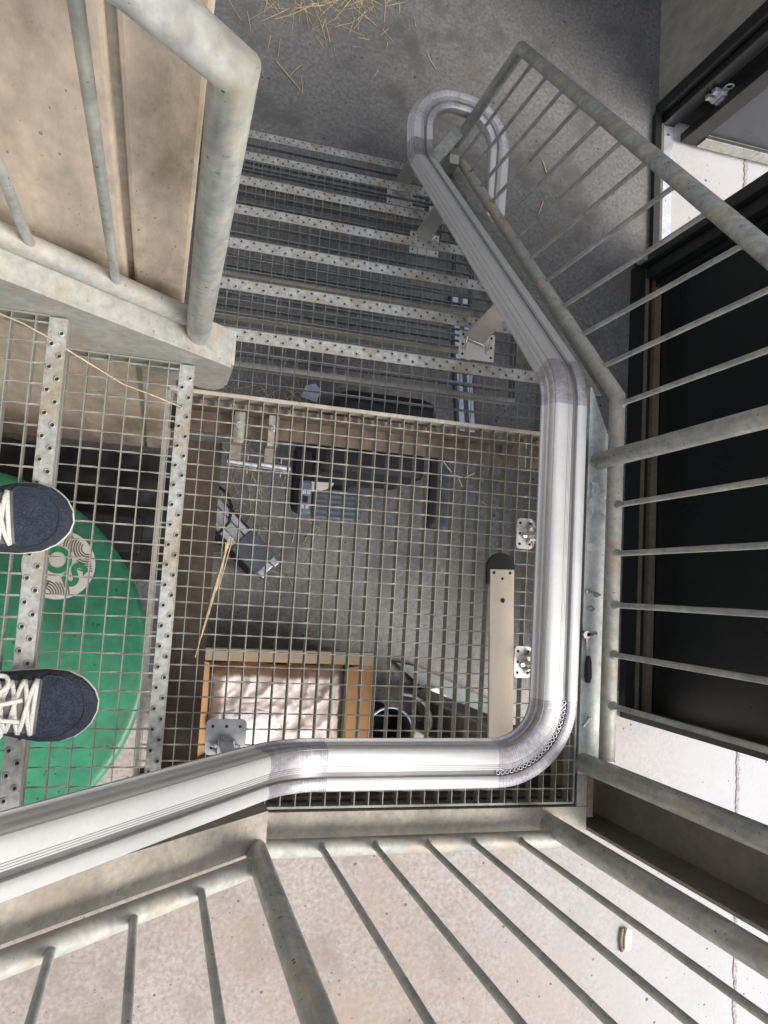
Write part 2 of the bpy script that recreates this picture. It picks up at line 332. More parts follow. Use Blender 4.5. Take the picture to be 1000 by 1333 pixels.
def nosing(axis, a0, a1, c, z, w=.029, drop=.032, pitch=.0385):
    """folded strip with raised punched holes; axis = 'x' strip runs along x (front edge to +y), 'y' strip runs along y (front edge to +x)"""
    def T(a, s, h): return (a, c+s, z+h) if axis == 'x' else (c+s, a, z+h)
    st = MB(); 
    prof = [(-w/2,-.003),(-w/2,.001),(w/2-.004,.001),(w/2,-.003),(w/2,-drop),(w/2-.003,-drop),(w/2-.003,-.004),(-w/2,-.0031)]
    fr = [(Vector(T(a0,0,0)), Vector(T(0,1,0))-Vector(T(0,0,0)), Vector((0,0,1))), (Vector(T(a1,0,0)), Vector(T(0,1,0))-Vector(T(0,0,0)), Vector((0,0,1)))]
    st.sweep(prof, fr, smooth=False)
    rim = MB(); hole = MB(); n = int((a1-a0)/pitch*2); 
    for i in range(n):
        a = a0+.012+i*pitch/2
        if a > a1-.008: break
        s = -.0075 if i % 2 else .0065
        c3 = Vector(T(a, s, .001))
        k = 10; ring = lambda r, h: [c3+Vector((r*math.cos(2*math.pi*j/k), r*math.sin(2*math.pi*j/k), h)) for j in range(k)]
        v = ring(.0062, 0)+ring(.0045, .0026)+ring(.0033, .0024)+ring(.0030,.0004)
        st.add(v, [(q*k+j, q*k+(j+1)%k, (q+1)*k+(j+1)%k, (q+1)*k+j) for q in range(3) for j in range(k)], True)
        hole.add(ring(.0031, .0006), [tuple(range(k))])
    return st, hole
# ------------------------------------------------------------------ landing
ld = thing('landing', 'galvanised mesh landing platform between the two stair flights', 'landing', (.45,-.3,-.13))
LX0, LX1, LY0, LY1 = -.075, .955, -.770, .132
# bars: x = i*P, rods: y = -j*P
oxl = (-LX0) - int(-LX0/P)*P; 
gx0, gx1, gy0, gy1 = LX0+.006, .945, -.764, .124
g = grating(gx0, gx1, gy0, gy1, 0, P, P, 'y', ox=(-gx0) - math.floor(-gx0/P)*P, oy=(-gy0)-math.floor(-gy0/P)*P)
g.build('grate', 'grate', ld)
e = MB()
e.box((gx0-.004, gy1, -.034), (gx1+.004, gy1+.009, .002)).build('front_edge_bar', 'galvflat', ld, bevel=.001)
MB().box((gx0-.004, gy0-.005, -.034), (gx1+.004, gy0, .001)).box((gx1, gy0+.0002, -.034), (gx1+.005, gy1-.0002, .0012)).box((gx0-.008, gy0+.0002, -.034), (gx0, gy1-.0002, .0012)).build('edge_bar', 'grate', ld)
MB().box((gx0, .108, -.105), (gx1+.02, .120, -.036)).box((gx0, .060, -.112), (gx1+.02, .120, -.1052)).build('front_beam', 'rust', ld, bevel=.001)
MB().box((-.04,-.76,-.135), (-.03,.106,-.036)).box((-.04,-.76,-.143), (.058,.043,-.1352)).build('side_beam', 'rustd', ld)
MB().box((gx0,-.760,-.135), (gx1+.02,-.752,-.036)).box((gx0,-.760,-.143), (gx1+.02,-.71,-.1352)).build('rear_beam', 'rustd', ld)
MB().box((.948,-.70,-.135), (.956,.1,-.036)).build('side_beam', 'rust', ld)
cl = MB()
for x, y in ((.800,.085),):
    cl.box((x-.017,y-.04,-.034),(x+.017,y+.022,-.030)); cl.cyl((x,y-.005,-.030),.011,.006,6)
    cl.build('grate_clip', 'galvflat', ld)
# flanges round the landing
fg = thing('landing_side_channel', 'wide galvanised channel along the right edge of the landing holding loose tools', 'steel channel', (.985,-.2,-.16))
MB().prism([(.958,-.70),(1.02,-.70),(1.02,.13),(.962,.265),(.958,.265)], -.006, 0).box((.958,-.70,-.18),(.966,.265,-.0062)).box((.958,-.70,-.187),(1.02,.13,-.1802)).build('channel', 'galvc', fg)
# rear channel, bottom of picture
fc = thing('landing_rear_channel', 'dusty galvanised channel along the near edge of the landing', 'steel channel', (.5,-.8,-.18))
MB().box((.20,-.832,-.006),(.985,-.776,0)).box((.20,-.784,-.18),(.985,-.776,-.0062)).box((.20,-.832,-.187),(.985,-.776,-.1802)).build('channel', 'galvflat', fc)
MB().box((.958,-.775,-.008),(1.0,-.702,-.001)).build('corner_plate', 'galvflat', fc)
# ------------------------------------------------------------------ lower flight
lf = thing('lower_staircase', 'galvanised mesh staircase of seven steps going down to the dark floor', 'stairs', (.45,.9,F))
X0, X1 = .005, .925
tg = grating(X0, X1, -.205, .0, 0, .0345, .0375, 'x', ox=.014, oy=.02, step=.0125)
tm = None
for k in range(1, 8):
    yc = .1308+GO*k; z = -RS*k
    o = grating(X0, X1, yc-.215, yc-.014, z, .0345, .0375, 'x', ox=.014, oy=.022, step=.0125, th=.0016, rod=.0015, depth=.02) if tm is None else None
    if o is not None:
        o.box((X0,yc-.219,z-.034),(X1,yc-.2145,z+.001)); o.box((X0-.004,yc-.219,z-.05),(X0,yc+.015,z-.002)); o.box((X1,yc-.219,z-.05),(X1+.004,yc+.015,z-.002))
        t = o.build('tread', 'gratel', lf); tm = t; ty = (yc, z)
        a, h = nosing('x', X0, X1, yc, z, w=.035); nz = a.build('nosing', 'nose', t); nh = h.build('punched_holes', 'hole', t)
        b = MB().box((X0,yc-.228,z-.036),(X1,yc-.2195,z+.002)).build('back_bar', 'grate', t)
        subs = [nz, nh, b]
    else:
        t = tm.copy(); COL.objects.link(t); t.parent = lf; t.location = Vector((0, yc-ty[0], z-ty[1]))
        for s_ in subs:
            c = s_.copy(); COL.objects.link(c); c.parent = t
def stringer_prof(pts, y0, y1): pass
def slope_box(mb, xa, xb, pts):     # closed polygon in (y,z) extruded in x
    n = len(pts); vs = [(xa,y,z) for y,z in pts]+[(xb,y,z) for y,z in pts]
    mb.add(vs, [tuple(range(n)), tuple(range(n,2*n))[::-1]]+[(i,(i+1)%n,n+(i+1)%n,n+i) for i in range(n)]); return mb
def zl(y, off): return -(y-.1308)*SL+off
pl = [(.27,zl(.27,.06)),(1.66,zl(1.66,.06)),(1.66,F+.01),(1.50,F+.01),(.27,zl(.27,-.17))]
slope_box(MB(), .985, .995, pl).build('stringer', 'galv', lf)
slope_box(MB(), -.035, -.025, [(.14,zl(.14,.05)),(1.62,zl(1.62,.05)),(1.62,F+.01),(1.46,F+.01),(.14,zl(.14,-.17))]).build('stringer', 'galv', lf)
slope_box(MB(), .995, 1.035, [(.27,zl(.27,.06)),(1.66,zl(1.66,.06)),(1.66,zl(1.66,.052)),(.27,zl(.27,.052))]).build('stringer_flange', 'galv', lf)
slope_box(MB(), -.025, .003, [(.14,zl(.14,.05)),(1.62,zl(1.62,.05)),(1.62,zl(1.62,.042)),(.14,zl(.14,.042))]).build('stringer_flange', 'galv', lf)
# ------------------------------------------------------------------ upper flight
UG, UR = .215, .19; US = UR/UG
uf = thing('upper_staircase', 'galvanised mesh steps climbing to the left under the blue shoes', 'stairs', (-.5,-.3,0))
UY0, UY1 = -.752, .133
um = None
for k in range(1, 6):
    xc = -.0427-UG*(k-1); z = UR*k
    if um is None:
        o = grating(xc-.228, xc-.014, UY0, UY1, z, .0370, .0345, 'y', ox=.008, oy=.012, step=.0083)
        o.box((xc-.232,UY0,z-.034),(xc-.2285,UY1,z+.001)); o.box((xc-.232,UY1,z-.03),(xc-.014,UY1+.003,z+.001)); o.box((xc-.232,UY0-.003,z-.03),(xc-.014,UY0,z+.001))
        t = o.build('tread', 'grate', uf); um = t; ux = (xc, z)
        a, h = nosing('y', UY0, UY1, xc, z); subs = [a.build('nosing', 'nose', t), h.build('punched_holes', 'hole', t)]
    else:
        t = um.copy(); COL.objects.link(t); t.parent = uf; t.location = Vector((xc-ux[0], 0, z-ux[1]))
        for s_ in subs:
            c = s_.copy(); COL.objects.link(c); c.parent = t
def zu(x, off=0): return .2+(.036-x)*US+off
def slope_boxy(mb, ya, yb, pts):
    n = len(pts); vs = [(x,ya,z) for x,z in pts]+[(x,yb,z) for x,z in pts]
    mb.add(vs, [tuple(range(n)), tuple(range(n,2*n))[::-1]]+[(i,(i+1)%n,n+(i+1)%n,n+i) for i in range(n)]); return mb
XE = -1.35
# +Y channel : web + flange + closed end
mbs = slope_boxy(MB(), .137, .143, [(.040,.2),(.040,.03),(.015,-.02),(XE,zu(XE,-.20)),(XE,zu(XE,0))])
mbs = slope_boxy(mbs, .1432, .212, [(.040,.2),(XE,zu(XE,0)),(XE,zu(XE,-.007)),(.040,.193)])
mbs = slope_boxy(mbs, .1432, .212, [(.046,.2),(.0402,.2),(.0402,.03),(.046,.03)])
mbs = slope_boxy(mbs, .1432, .212, [(.0402,.03),(.015,-.02),(.010,-.018),(.036,.034)])
mbs.build('stringer', 'galvw', uf)
mbs = slope_boxy(MB(), -.764, -.757, [(.20,zu(.20)),(.20,-.14),(.10,-.16),(XE,zu(XE,-.20)),(XE,zu(XE))])
mbs = slope_boxy(mbs, -.832, -.7642, [(.20,zu(.20)),(XE,zu(XE)),(XE,zu(XE,-.007)),(.20,zu(.20,-.007))])
mbs.build('stringer', 'galvflat', uf)
# ------------------------------------------------------------------ railings
TR = .0195
r1 = thing('right_railing', 'galvanised tube railing running down the stairs on the right', 'railing', (1.0,.5,F))
yb = [(1.017,-.655,.05),(1.017,.225,.05),(1.017,1.655,-1.325)]
MB().tube([(1.005,-.655,.05),(1.005,.235,.05),(1.017,1.655,-1.325)], .0195, 18).build('bottom_rail', 'galvw', r1)
MB().tube([(1.017,1.655,F),(1.017,1.655,-.645),(1.017,.20,.74),(.99,-.675,.74)], .0225, 20).build('handrail', 'galv', r1)
MB().tube([(.985,.075,0),(.985,.075,.74)], .0215, 18).build('post', 'galv', r1)
MB().tube([(.972,-.672,-.01),(.985,-.672,.74)], .0235, 18).build('post', 'galv', r1)
for k in range(12):
    y = .215+.12*k
    if y > 1.6: break
    zb = .05-(y-.225)*(1.375/1.43); zt = .74-(y-.20)*(1.385/1.455)
    if y < .225: zb = .05
    MB().balu((1.010,y,zb+.01),(1.017,y,zt-.005), .0065).build('baluster', 'galv', r1)
for y in (-.04,-.16,-.285,-.404,-.525):
    MB().balu((1.006,y,.06),(.998,y,.735), .0068).build('baluster', 'galv', r1)
r2 = thing('near_railing', 'galvanised tube railing across the near edge of the landing', 'railing', (.3,-.83,0))
MB().tube([(.885,-.835,.045),(.175,-.838,.045)], .0195, 18).build('bottom_rail', 'galvw', r2)
MB().tube([(.175,-.838,.135),(XE,-.838,.135+(.175-XE)*US)], .0195, 18).build('bottom_rail', 'galvw', r2)
MB().tube([(.178,-.832,-.005),(.178,-.832,1.02)], .0225, 18).build('post', 'galv', r2)
MB().tube([(.885,-.815,-.005),(.885,-.815,1.02)], .0235, 18).build('post', 'galv', r2)
for x in (.319,.437,.557,.667,.783): MB().balu((x,-.834,.05),(x,-.834,1.0), .0068).build('baluster', 'galv', r2)
MB().tube([(.885,-.82,1.02),(.178,-.834,1.02)], .021, 18).build('handrail', 'galv', r2)
for i in range(9):
    x = .058-.1135*i; zb = .135+(.175-x)*US
    MB().balu((x,-.838,zb),(x,-.838,zb+.86), .0072).build('baluster', 'galv', r2)
MB().tube([(.178,-.836,1.02),(XE,-.836,1.02+(.178-XE)*US)], .022, 18).build('handrail', 'galv', r2)
r3 = thing('left_railing', 'thick galvanised tube railing beside the beige concrete wall', 'railing', (-.3,.2,.2))
hp = [(-.029,.178,.19),(-.038,.176,1.065),(XE,.176,1.065+(-.03-XE)*US)]
MB().tube(hp, .0228, 28).build('handrail', 'galv', r3)
MB().tube([(-.03,.197,.2+.066*US+.018),(XE,.197,zu(XE,.018))], .0185, 18).build('bottom_rail', 'galvw', r3)
for i in range(9):
    x = -.172-.1175*i
    MB().balu((x,.197,zu(x,.02)),(x,.186,1.055+(-.03-x)*US), .0075).build('baluster', 'galv', r3)
# corner column
cc = thing('corner_column', 'dark steel channel column rising at the near right corner of the landing', 'column', (1.05,-.76,F))
MB().box((1.0,-.702,F),(1.10,-.694,1.3)).box((1.092,-.83,F),(1.10,-.7022,1.3)).box((1.0,-.838,F),(1.10,-.8302,1.3)).build('channel', 'colm', cc)
MB().box((.985,-.80,-.18),(.9995,-.702,.004)).build('end_plate', 'rust', cc)
# ------------------------------------------------------------------ stairlift rail
lr = thing('stairlift_rail', 'shiny aluminium stairlift track with rounded corners following the stairs', 'stairlift rail', (.5,0,0))
A = (-.95, -.632, .2+(.215+.95)*1.16); B = (.215,-.636,.2)
ctrl = [A, B, (.789,-.632,.2), (.789,.225,.2), (.797,1.45,-1.06), (.795,1.745,-1.10), (1.165,1.735,-1.115), (1.155,1.27,-1.115)]
pts, mk = fillet(ctrl, [0,.16,.135,.16,.18,.165,.17,0], 18)
# dense resample of straights not needed; frames
def frames(pts):
    out = []; n = len(pts)
    for i, p in enumerate(pts):
        a = (pts[i]-pts[i-1]).normalized() if i else None; b = (pts[i+1]-pts[i]).normalized() if i < n-1 else None
        t = a if b is None else b if a is None else (a+b).normalized()
        sd = t.cross(Vector((0,0,1))).normalized(); up = sd.cross(t); out.append((p, sd, up))
    return out
FR = frames(pts)
# cross-section: s outward, h up
def arc(cx, cy, r, a0, a1, n): return [(cx+r*math.cos(R_(a0+(a1-a0)*i/n)), cy+r*math.sin(R_(a0+(a1-a0)*i/n))) for i in range(n+1)]
PROF = [(-.058,-.054),(-.058,-.047),(-.050,-.046),(-.050,-.030),(-.0465,-.026),(-.0465,-.015),(-.042,-.006),(-.036,-.0015)]
PROF += [(-.026,.0006),(-.016,.0012),(-.004,.0008),(.004,-.001),(.0085,-.003),(.010,-.005)]
PROF = PROF[:8]+[(-.028,.0002),(-.018,.0006),(-.008,.0004),(-.002,-.0006),(-.0018,-.0022),(.003,-.0024),(.0032,-.0036),(.008,-.0038),(.0082,-.0050),(.0125,-.0052)]
PROF += [(.0128,-.0105),(.0262,-.0105),(.0266,-.0022),(.0285,-.0006),(.036,.0004),(.048,.0002),(.0548,-.0022),(.0578,-.0080),(.059,-.018),(.059,-.036),(.055,-.044),(.055,-.054)]
PROF = [(a*.83, b*.83) for a, b in PROF]
def rail_part(i0, i1, name, m):
    o = MB().sweep(PROF, FR[i0:i1+1]).build(name, m, lr, smooth_angle=35); return o
last = 0; segs = []
for st, en in mk:
    if st > last: rail_part(last, st, 'straight_section', 'alu')
    segs.append((st, en)); last = en
rail_part(last, len(FR)-1, 'straight_section', 'alu')
def seam_rings(i0, i1, mb, per=2):
    topi = range(6, len(PROF)-3)
    # thin raised lines across the top of a bend
    for i in range(i0, i1):
        for q in range(per):
            f = (q+.5)/per + random.uniform(-.12, .12)
            p = FR[i][0].lerp(FR[i+1][0], f); sd = FR[i][1].lerp(FR[i+1][1], f).normalized(); up = FR[i][2].lerp(FR[i+1][2], f).normalized(); t = up.cross(sd)
            w = random.uniform(.0004,.0008); vs = []
            for j in topi:
                a, b = PROF[j]; vs += [p+sd*a*1.004+up*(b+.0003)-t*w/2, p+sd*a*1.004+up*(b+.0003)+t*w/2]
            n = len(vs)//2; mb.add(vs, [(2*j,2*j+1,2*j+3,2*j+2) for j in range(n-1)])
def along(i0, i1, s, h, step):
    out = []; acc = 0
    for i in range(i0, i1):
        a = FR[i]; b = FR[i+1]; pa = a[0]+a[1]*s+a[2]*h; pb = b[0]+b[1]*s+b[2]*h; L = (pb-pa).length; d = acc
        while d < L:
            out.append((pa.lerp(pb, d/L), a[1].lerp(b[1], d/L), a[2])); d += step
        acc = d-L
    return out
for si, (st, en) in enumerate(segs):
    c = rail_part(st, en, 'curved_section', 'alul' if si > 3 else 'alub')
    mb = MB(); seam_rings(st, en, mb); mb.build('seam_lines', 'seam', c)
def strip_on(i0, i1, s0, s1, h, name, m):
    mb = MB(); vs = []
    for p, sd, up in FR[i0:i1+1]: vs += [p+sd*s0+up*h, p+sd*s1+up*h]
    mb.add(vs, [(2*j,2*j+1,2*j+3,2*j+2) for j in range(i1-i0)]); return mb.build(name, m, lr)
# gear beads in the groove of the big corner and of the loop
def beads(i0, i1, s, h, r, step, name):
    mb = MB()
    for p, sd, up in along(i0, i1, s, h, step):
        t = up.cross(sd); k = 10
        mb.tube([p+(sd*math.cos(a)+t*math.sin(a))*r for a in [q*math.pi/5 for q in range(10)]], r*.32, 6, closed=True)
    mb.build(name, 'bolt', lr)
beads(segs[1][0], segs[1][1], .0155, -.0045, .0042, .0105, 'gear_rack')
if len(segs) > 5:
    beads(segs[4][0], segs[5][0]-2, .0155, -.0045, .0035, .0105, 'gear_rack')
strip_on(0, len(FR)-1, .0112, .0212, -.0083, 'groove', 'groove')
for a_, h_ in ((-.0405,-.0042),(-.0010,-.0019),(.0036,-.0033),(.0086,-.0047)):
    strip_on(0, len(FR)-1, a_*.83-.0006, a_*.83+.0006, h_*.83+.0006, 'extrusion_line', 'groove')
# support brackets under the rail
def bracket(x, y, z, top, rotz=0, w=.045, l=.075, dx=.05):
    root = thing('support_bracket', '', 'bracket', (x,y,z))
    mx = Matrix.Translation((x,y,z)) @ Matrix.Rotation(rotz, 4, 'Z')
    def rr(w, l, r, n=5):
        o = []
        for cx, cy, a0 in ((w/2-r,l/2-r,0),(-w/2+r,l/2-r,90),(-w/2+r,-l/2+r,180),(w/2-r,-l/2+r,270)):
            o += [(cx+r*math.cos(R_(a0+90*i/n)), cy+r*math.sin(R_(a0+90*i/n))) for i in range(n+1)]
        return o
    pl = MB().prism(rr(w, l, .010), .001, .006, mx).build('base_plate', 'steelp', root)
    hs_ = MB()
    for sx in (-1, 1):
        for sy in (-1, 0, 1): hs_.cyl((sx*w*.30, sy*l*.34, .0061), .0035, .0004, 10, mx)
    hs_.build('bolt_hole', 'hole', pl)
    b = MB().box((w*.05,-.018,.006),(w*.05+.03,-.014,.03),mx).box((w*.05,.014,.006),(w*.05+.03,.018,.03),mx)
    b.bar(mx@Vector((w*.15,0,.02)), mx@Vector((dx,0,top)), .028, .008, up=(0,1,0)); b.build('strut', 'steelp', root)
    bb = MB()
    for yy in (-.024, .018): bb.cyl((0,0,0), .006, .007, 6, mx@Matrix.Translation((w*.05+.012,yy,.022))@Matrix.Rotation(R_(-90),4,'X'))
    bb.tube([mx@Vector((w*.05+.012,-.03,.022)), mx@Vector((w*.05+.012,.03,.022))], .003, 8)
    bb.cyl((-.002,-.006,.006), .006, .006, 6, mx); bb.build('bolt', 'bolt', root)
    return root
b1 = bracket(.787,-.125,.002,.10); b1['label'] = 'zinc bracket plate on the landing mesh midway along the long straight rail'
b2 = bracket(.795,-.434,.002,.10); b2['label'] = 'zinc bracket plate beside the cream board near the rail corner'
b3 = bracket(.105,-.615,.002,.19,R_(-90),.075,.085,.03)
for c in b3.children:
    if c.name.startswith(('base_plate','strut')):
        c.data.materials[0] = M['profile']
b3['label'] = 'grey bracket plate on the landing mesh above the cardboard box'
def stair_bracket(y, k, lab):
    z = -RS*k; root = thing('support_bracket', lab, 'bracket', (.79,y,z))
    pl = MB().box((.735,y-.055,z+.002),(.850,y+.03,z+.006)).build('base_plate', 'steelp', root, bevel=.002)
    h_ = MB()
    for x in (.747,.838):
        for yy in (y-.042,y-.012,y+.018): h_.cyl((x,yy,z+.0061), .004, .0005, 10)
    h_.build('bolt_hole', 'hole', pl)
    tp = zl(y, .20)-.075
    b = MB(); b.add([(.748,y+.01,z+.01),(.810,y-.008,z+.01),(.812,y+.03,tp),(.765,y+.05,tp),(.748,y+.014,z+.005),(.810,y-.004,z+.005),(.812,y+.034,tp-.004),(.765,y+.054,tp-.004)], [(0,1,2,3),(7,6,5,4),(0,4,5,1),(1,5,6,2),(2,6,7,3),(3,7,4,0)])
    b.build('strut', 'steelp', root)
    q = MB()
    for x in (.75,.825): q.tube([(x,y-.03,z+.012),(x+.002,y+.005,z+.03)], .0035, 8); q.cyl((x,y-.028,z+.006), .006, .008, 6)
    q.tube([(.75,y+.006,z+.014),(.81,y-.010,z+.014)], .003, 8); q.build('bolt', 'bolt', root)
    return root
stair_bracket(.47, 2, 'large zinc bracket under the sloping rail on the upper treads')
stair_bracket(1.03, 5, 'small zinc bracket under the middle of the sloping rail')
stair_bracket(1.40, 7, 'zinc bracket on the lowest tread beside the rail loop')
for o in list(COL.objects):
    if o.name.startswith('support_bracket'): o['group'] = 'brackets carrying the stairlift rail'
# floor post carrying the loop
fp = thing('floor_post', 'grey steel post with clamp standing inside the rail loop', 'post', (.97,1.50,F))
MB().box((.94,1.47,F+.008),(.98,1.51,-1.13)).build('post', 'galv', fp)
MB().box((.88,1.42,F),(1.03,1.56,F+.008)).build('foot_plate', 'steelp', fp)
MB().bar((.82,1.40,-1.19),(1.00,1.66,-1.19), .05, .03).build('arm', 'galv', fp)
# ------------------------------------------------------------------ cream board on the landing
bd = thing('cream_board', 'long cream board with four drilled holes lying on the landing mesh', 'board', (.74,-.42,.002))
mxb = Matrix.Translation((.729,-.216,.003)) @ Matrix.Rotation(R_(2.2), 4, 'Z')
MB().box((-.031,-.46,.0),(.031,0,.010),mxb).build('plank', 'wood', bd, bevel=.001)
cp = MB(); cp.prism([(.036*math.cos(R_(a))-.003, .004+.036*math.sin(R_(a))) for a in range(0,181,12)]+[(-.039,-.035),(-.033,-.035),(-.033,.0),(.033,.0)], 0, .009, mxb).build('end_cap', 'rubber', bd)
hh = MB()
for x, y, r in ((-.022,-.008,.0038),(.020,-.008,.0038),(0,-.022,.0035),(.001,-.074,.006)): hh.cyl((x,y,.0101), r, .0004, 14, mxb)
hh.build('drilled_hole', 'hole', bd)
# ------------------------------------------------------------------ tools on the channel
rt = thing('ratchet', 'small silver ratchet wrench with black handle lying on the channel', 'ratchet', (.968,-.41,.002))
MB().cyl((.962,-.362,.002), .010, .014, 16).bar((.962,-.362,.012),(.990,-.356,.012), .008, .008).bar((.963,-.366,.010),(.970,-.415,.010), .006, .005).build('head', 'bolt', rt)
MB().tube([(.970,-.413,.010),(.970,-.43,.011),(.971,-.465,.011),(.971,-.478,.010)], .008, 12, rs=[.005,.008,.009,.006]).build('handle', 'rubber', rt)
for i, (x, y, lab) in enumerate(((.967,-.255,'small loose nut lying on the channel nearest to the rail'),(.990,-.262,'tiny loose nut lying on the channel beside the railing tube'),(.974,-.297,'loose hexagon bolt standing on the channel above the ratchet'))):
    o = MB().cyl((x,y,0), .0075, .006+.006*(i==2), 6).tube([(x,y,.004),(x+.004,y,.016)], .003, 8).build('bolt', 'bolt'); tag(o, lab, 'bolt', 'loose bolts on the channel')
tag(MB().tube([(.966,-.585,.004),(.982,-.565,.004)], .003, 10).tube([(.982,-.565,.004),(.984,-.562,.004)], .006, 8).build('screw', 'bolt'), 'silver screw lying at the near end of the channel', 'screw')
tag(MB().tube([(.99,-.698,.010),(1.05,-.696,.010)], .005, 10).build('steel_pin', 'colm'), 'dark steel pin lying by the top of the corner column', 'pin')
tag(MB().box((.962,-.155,.0),(.983,-.135,.002)).build('tape_piece', 'white'), 'short strip of white tape on the channel', 'tape')
fm = MB(); nv = 9; g_ = []
for i in range(nv):
    for j in range(6): g_.append((.968+j*.009+random.uniform(-.003,.003)-.0015*i, .02-i*.013+random.uniform(-.004,.004), .004+random.uniform(0,.012)))
fm.add(g_, [(i*6+j,i*6+j+1,(i+1)*6+j+1,(i+1)*6+j) for i in range(nv-1) for j in range(5) if not (i > 5 and j < 2) and not (i < 2 and j > 3)])
tag(fm.build('plastic_film', 'film'), 'crinkled scrap of clear plastic film on the channel below the post', 'plastic film')
# ------------------------------------------------------------------ green drum
DZ = -.90; DC = Vector((-.665,-.575)); DR = .595
dm = thing('green_drum', 'large round green drum under the upper steps', 'drum', (DC.x,DC.y,F))
d = MB(); n = 96; prof = [(DR-.03,F),(DR-.02,F+.05),(DR-.02,DZ-.06),(DR,DZ-.05),(DR+.002,DZ-.012),(DR-.006,DZ-.003),(DR-.016,DZ),(DR-.03,DZ-.001)]
vs = [(DC.x+r*math.cos(2*math.pi*i/n), DC.y+r*math.sin(2*math.pi*i/n), z) for r, z in prof for i in range(n)]
d.add(vs, [(q*n+i, q*n+(i+1)%n, (q+1)*n+(i+1)%n, (q+1)*n+i) for q in range(len(prof)-1) for i in range(n)], True)
d.add(vs[-n:], [tuple(range(n))]); d.build('shell', 'green', dm, smooth_angle=40)
SC = Vector((-.362,-.262,DZ))
def disc(c, r, z, n=48): return MB().cyl((c[0],c[1],z), r, .0015, n)
stk = disc(SC, .108, DZ+.001).build('sticker', 'cream', dm)
wv = MB()
for base, a0, a1 in ((35,15,60),(145,120,165),(250,225,290),(200,190,215)):
    cx, cy = SC.x+.10*math.cos(R_(base)), SC.y+.10*math.sin(R_(base))
    for q in range(8):
        r = .018+.0075*q; L = []
        for s_ in range(17):
            a = R_(base+180-70+140*s_/16); 
            for rr_ in (r, r+.0042):
                p = Vector((cx+rr_*math.cos(a), cy+rr_*math.sin(a)))
                L.append(p)
        for s_ in range(16):
            qd = L[2*s_:2*s_+4]
            if all((p-Vector(SC[:2])).length < .104 for p in qd) and all((p-Vector(SC[:2])).length > .05 for p in qd):
                wv.add([(p.x,p.y,DZ+.0032) for p in qd], [(0,1,3,2)])
wv.build('printed_rings', 'stgrey', stk)
def text_part(txt, size, m, parent, mtx, ext=.0006, name='lettering'):
    cu = bpy.data.curves.new('lettering', 'FONT'); cu.body = txt; cu.size = size; cu.extrude = ext; cu.offset = .0035; cu.align_x = 'CENTER'; cu.align_y = 'CENTER'
    tmp = bpy.data.objects.new('tmp', cu); COL.objects.link(tmp); bpy.context.view_layer.update()
    me = bpy.data.meshes.new_from_object(tmp.evaluated_get(bpy.context.evaluated_depsgraph_get())); bpy.data.objects.remove(tmp)
    org = ORG[parent]; me.transform(Matrix.Translation(-org) @ mtx); me.materials.clear(); me.materials.append(M[m])
    o = bpy.data.objects.new(name, me); COL.objects.link(o); o.parent = parent; ORG[o] = org; return o
text_part('OS', .108, 'stgreen', stk, Matrix.Translation((SC.x+.012,SC.y-.004,DZ+.0042)) @ Matrix.Rotation(R_(-38), 4, 'Z'))
bs = MB(); NX, NY = 30, 24; g_ = []  # creased black sheet that darkens this part of the floor
from mathutils import noise as MN
for i in range(NX+1):
    for j in range(NY+1):
        x = -.95+.93*i/NX; y = -.30+.50*j/NY; h = .02+.05*abs(MN.noise(Vector((x*6,y*6,1))))+.03*abs(MN.noise(Vector((x*17,y*15,3))))
        g_.append((x+.02*MN.noise(Vector((y*9,0,2))), y+.03*MN.noise(Vector((x*7,4,0))), F+h))
bs.add(g_, [(i*(NY+1)+j, (i+1)*(NY+1)+j, (i+1)*(NY+1)+j+1, i*(NY+1)+j+1) for i in range(NX) for j in range(NY)], True)
tag(bs.build('black_sheet', 'rubber'), 'crumpled black sheet laid to darken the floor between the concrete wall and the drum', 'sheet')
tag(MB().box((-.36,-.20,-1.40),(-.13,-.06,-1.28)).build('dark_crate', 'cdark', bevel=.01), 'dark grey crate on the black sheet next to the green drum', 'crate')
# ------------------------------------------------------------------ shoes / person
def interp(tab, t):
    for i in range(len(tab)-1):
        if t <= tab[i+1][0]:
            a, b = tab[i], tab[i+1]; u = (t-a[0])/(b[0]-a[0]); u = u*u*(3-2*u)*.5+u*.5
            return [x+(y-x)*u for x, y in zip(a[1:], b[1:])]
    return list(tab[-1][1:])
pr_ = thing('person', 'person wearing navy suede sneakers with white laces standing on the upper steps', 'person', (-.4,-.33,.38))
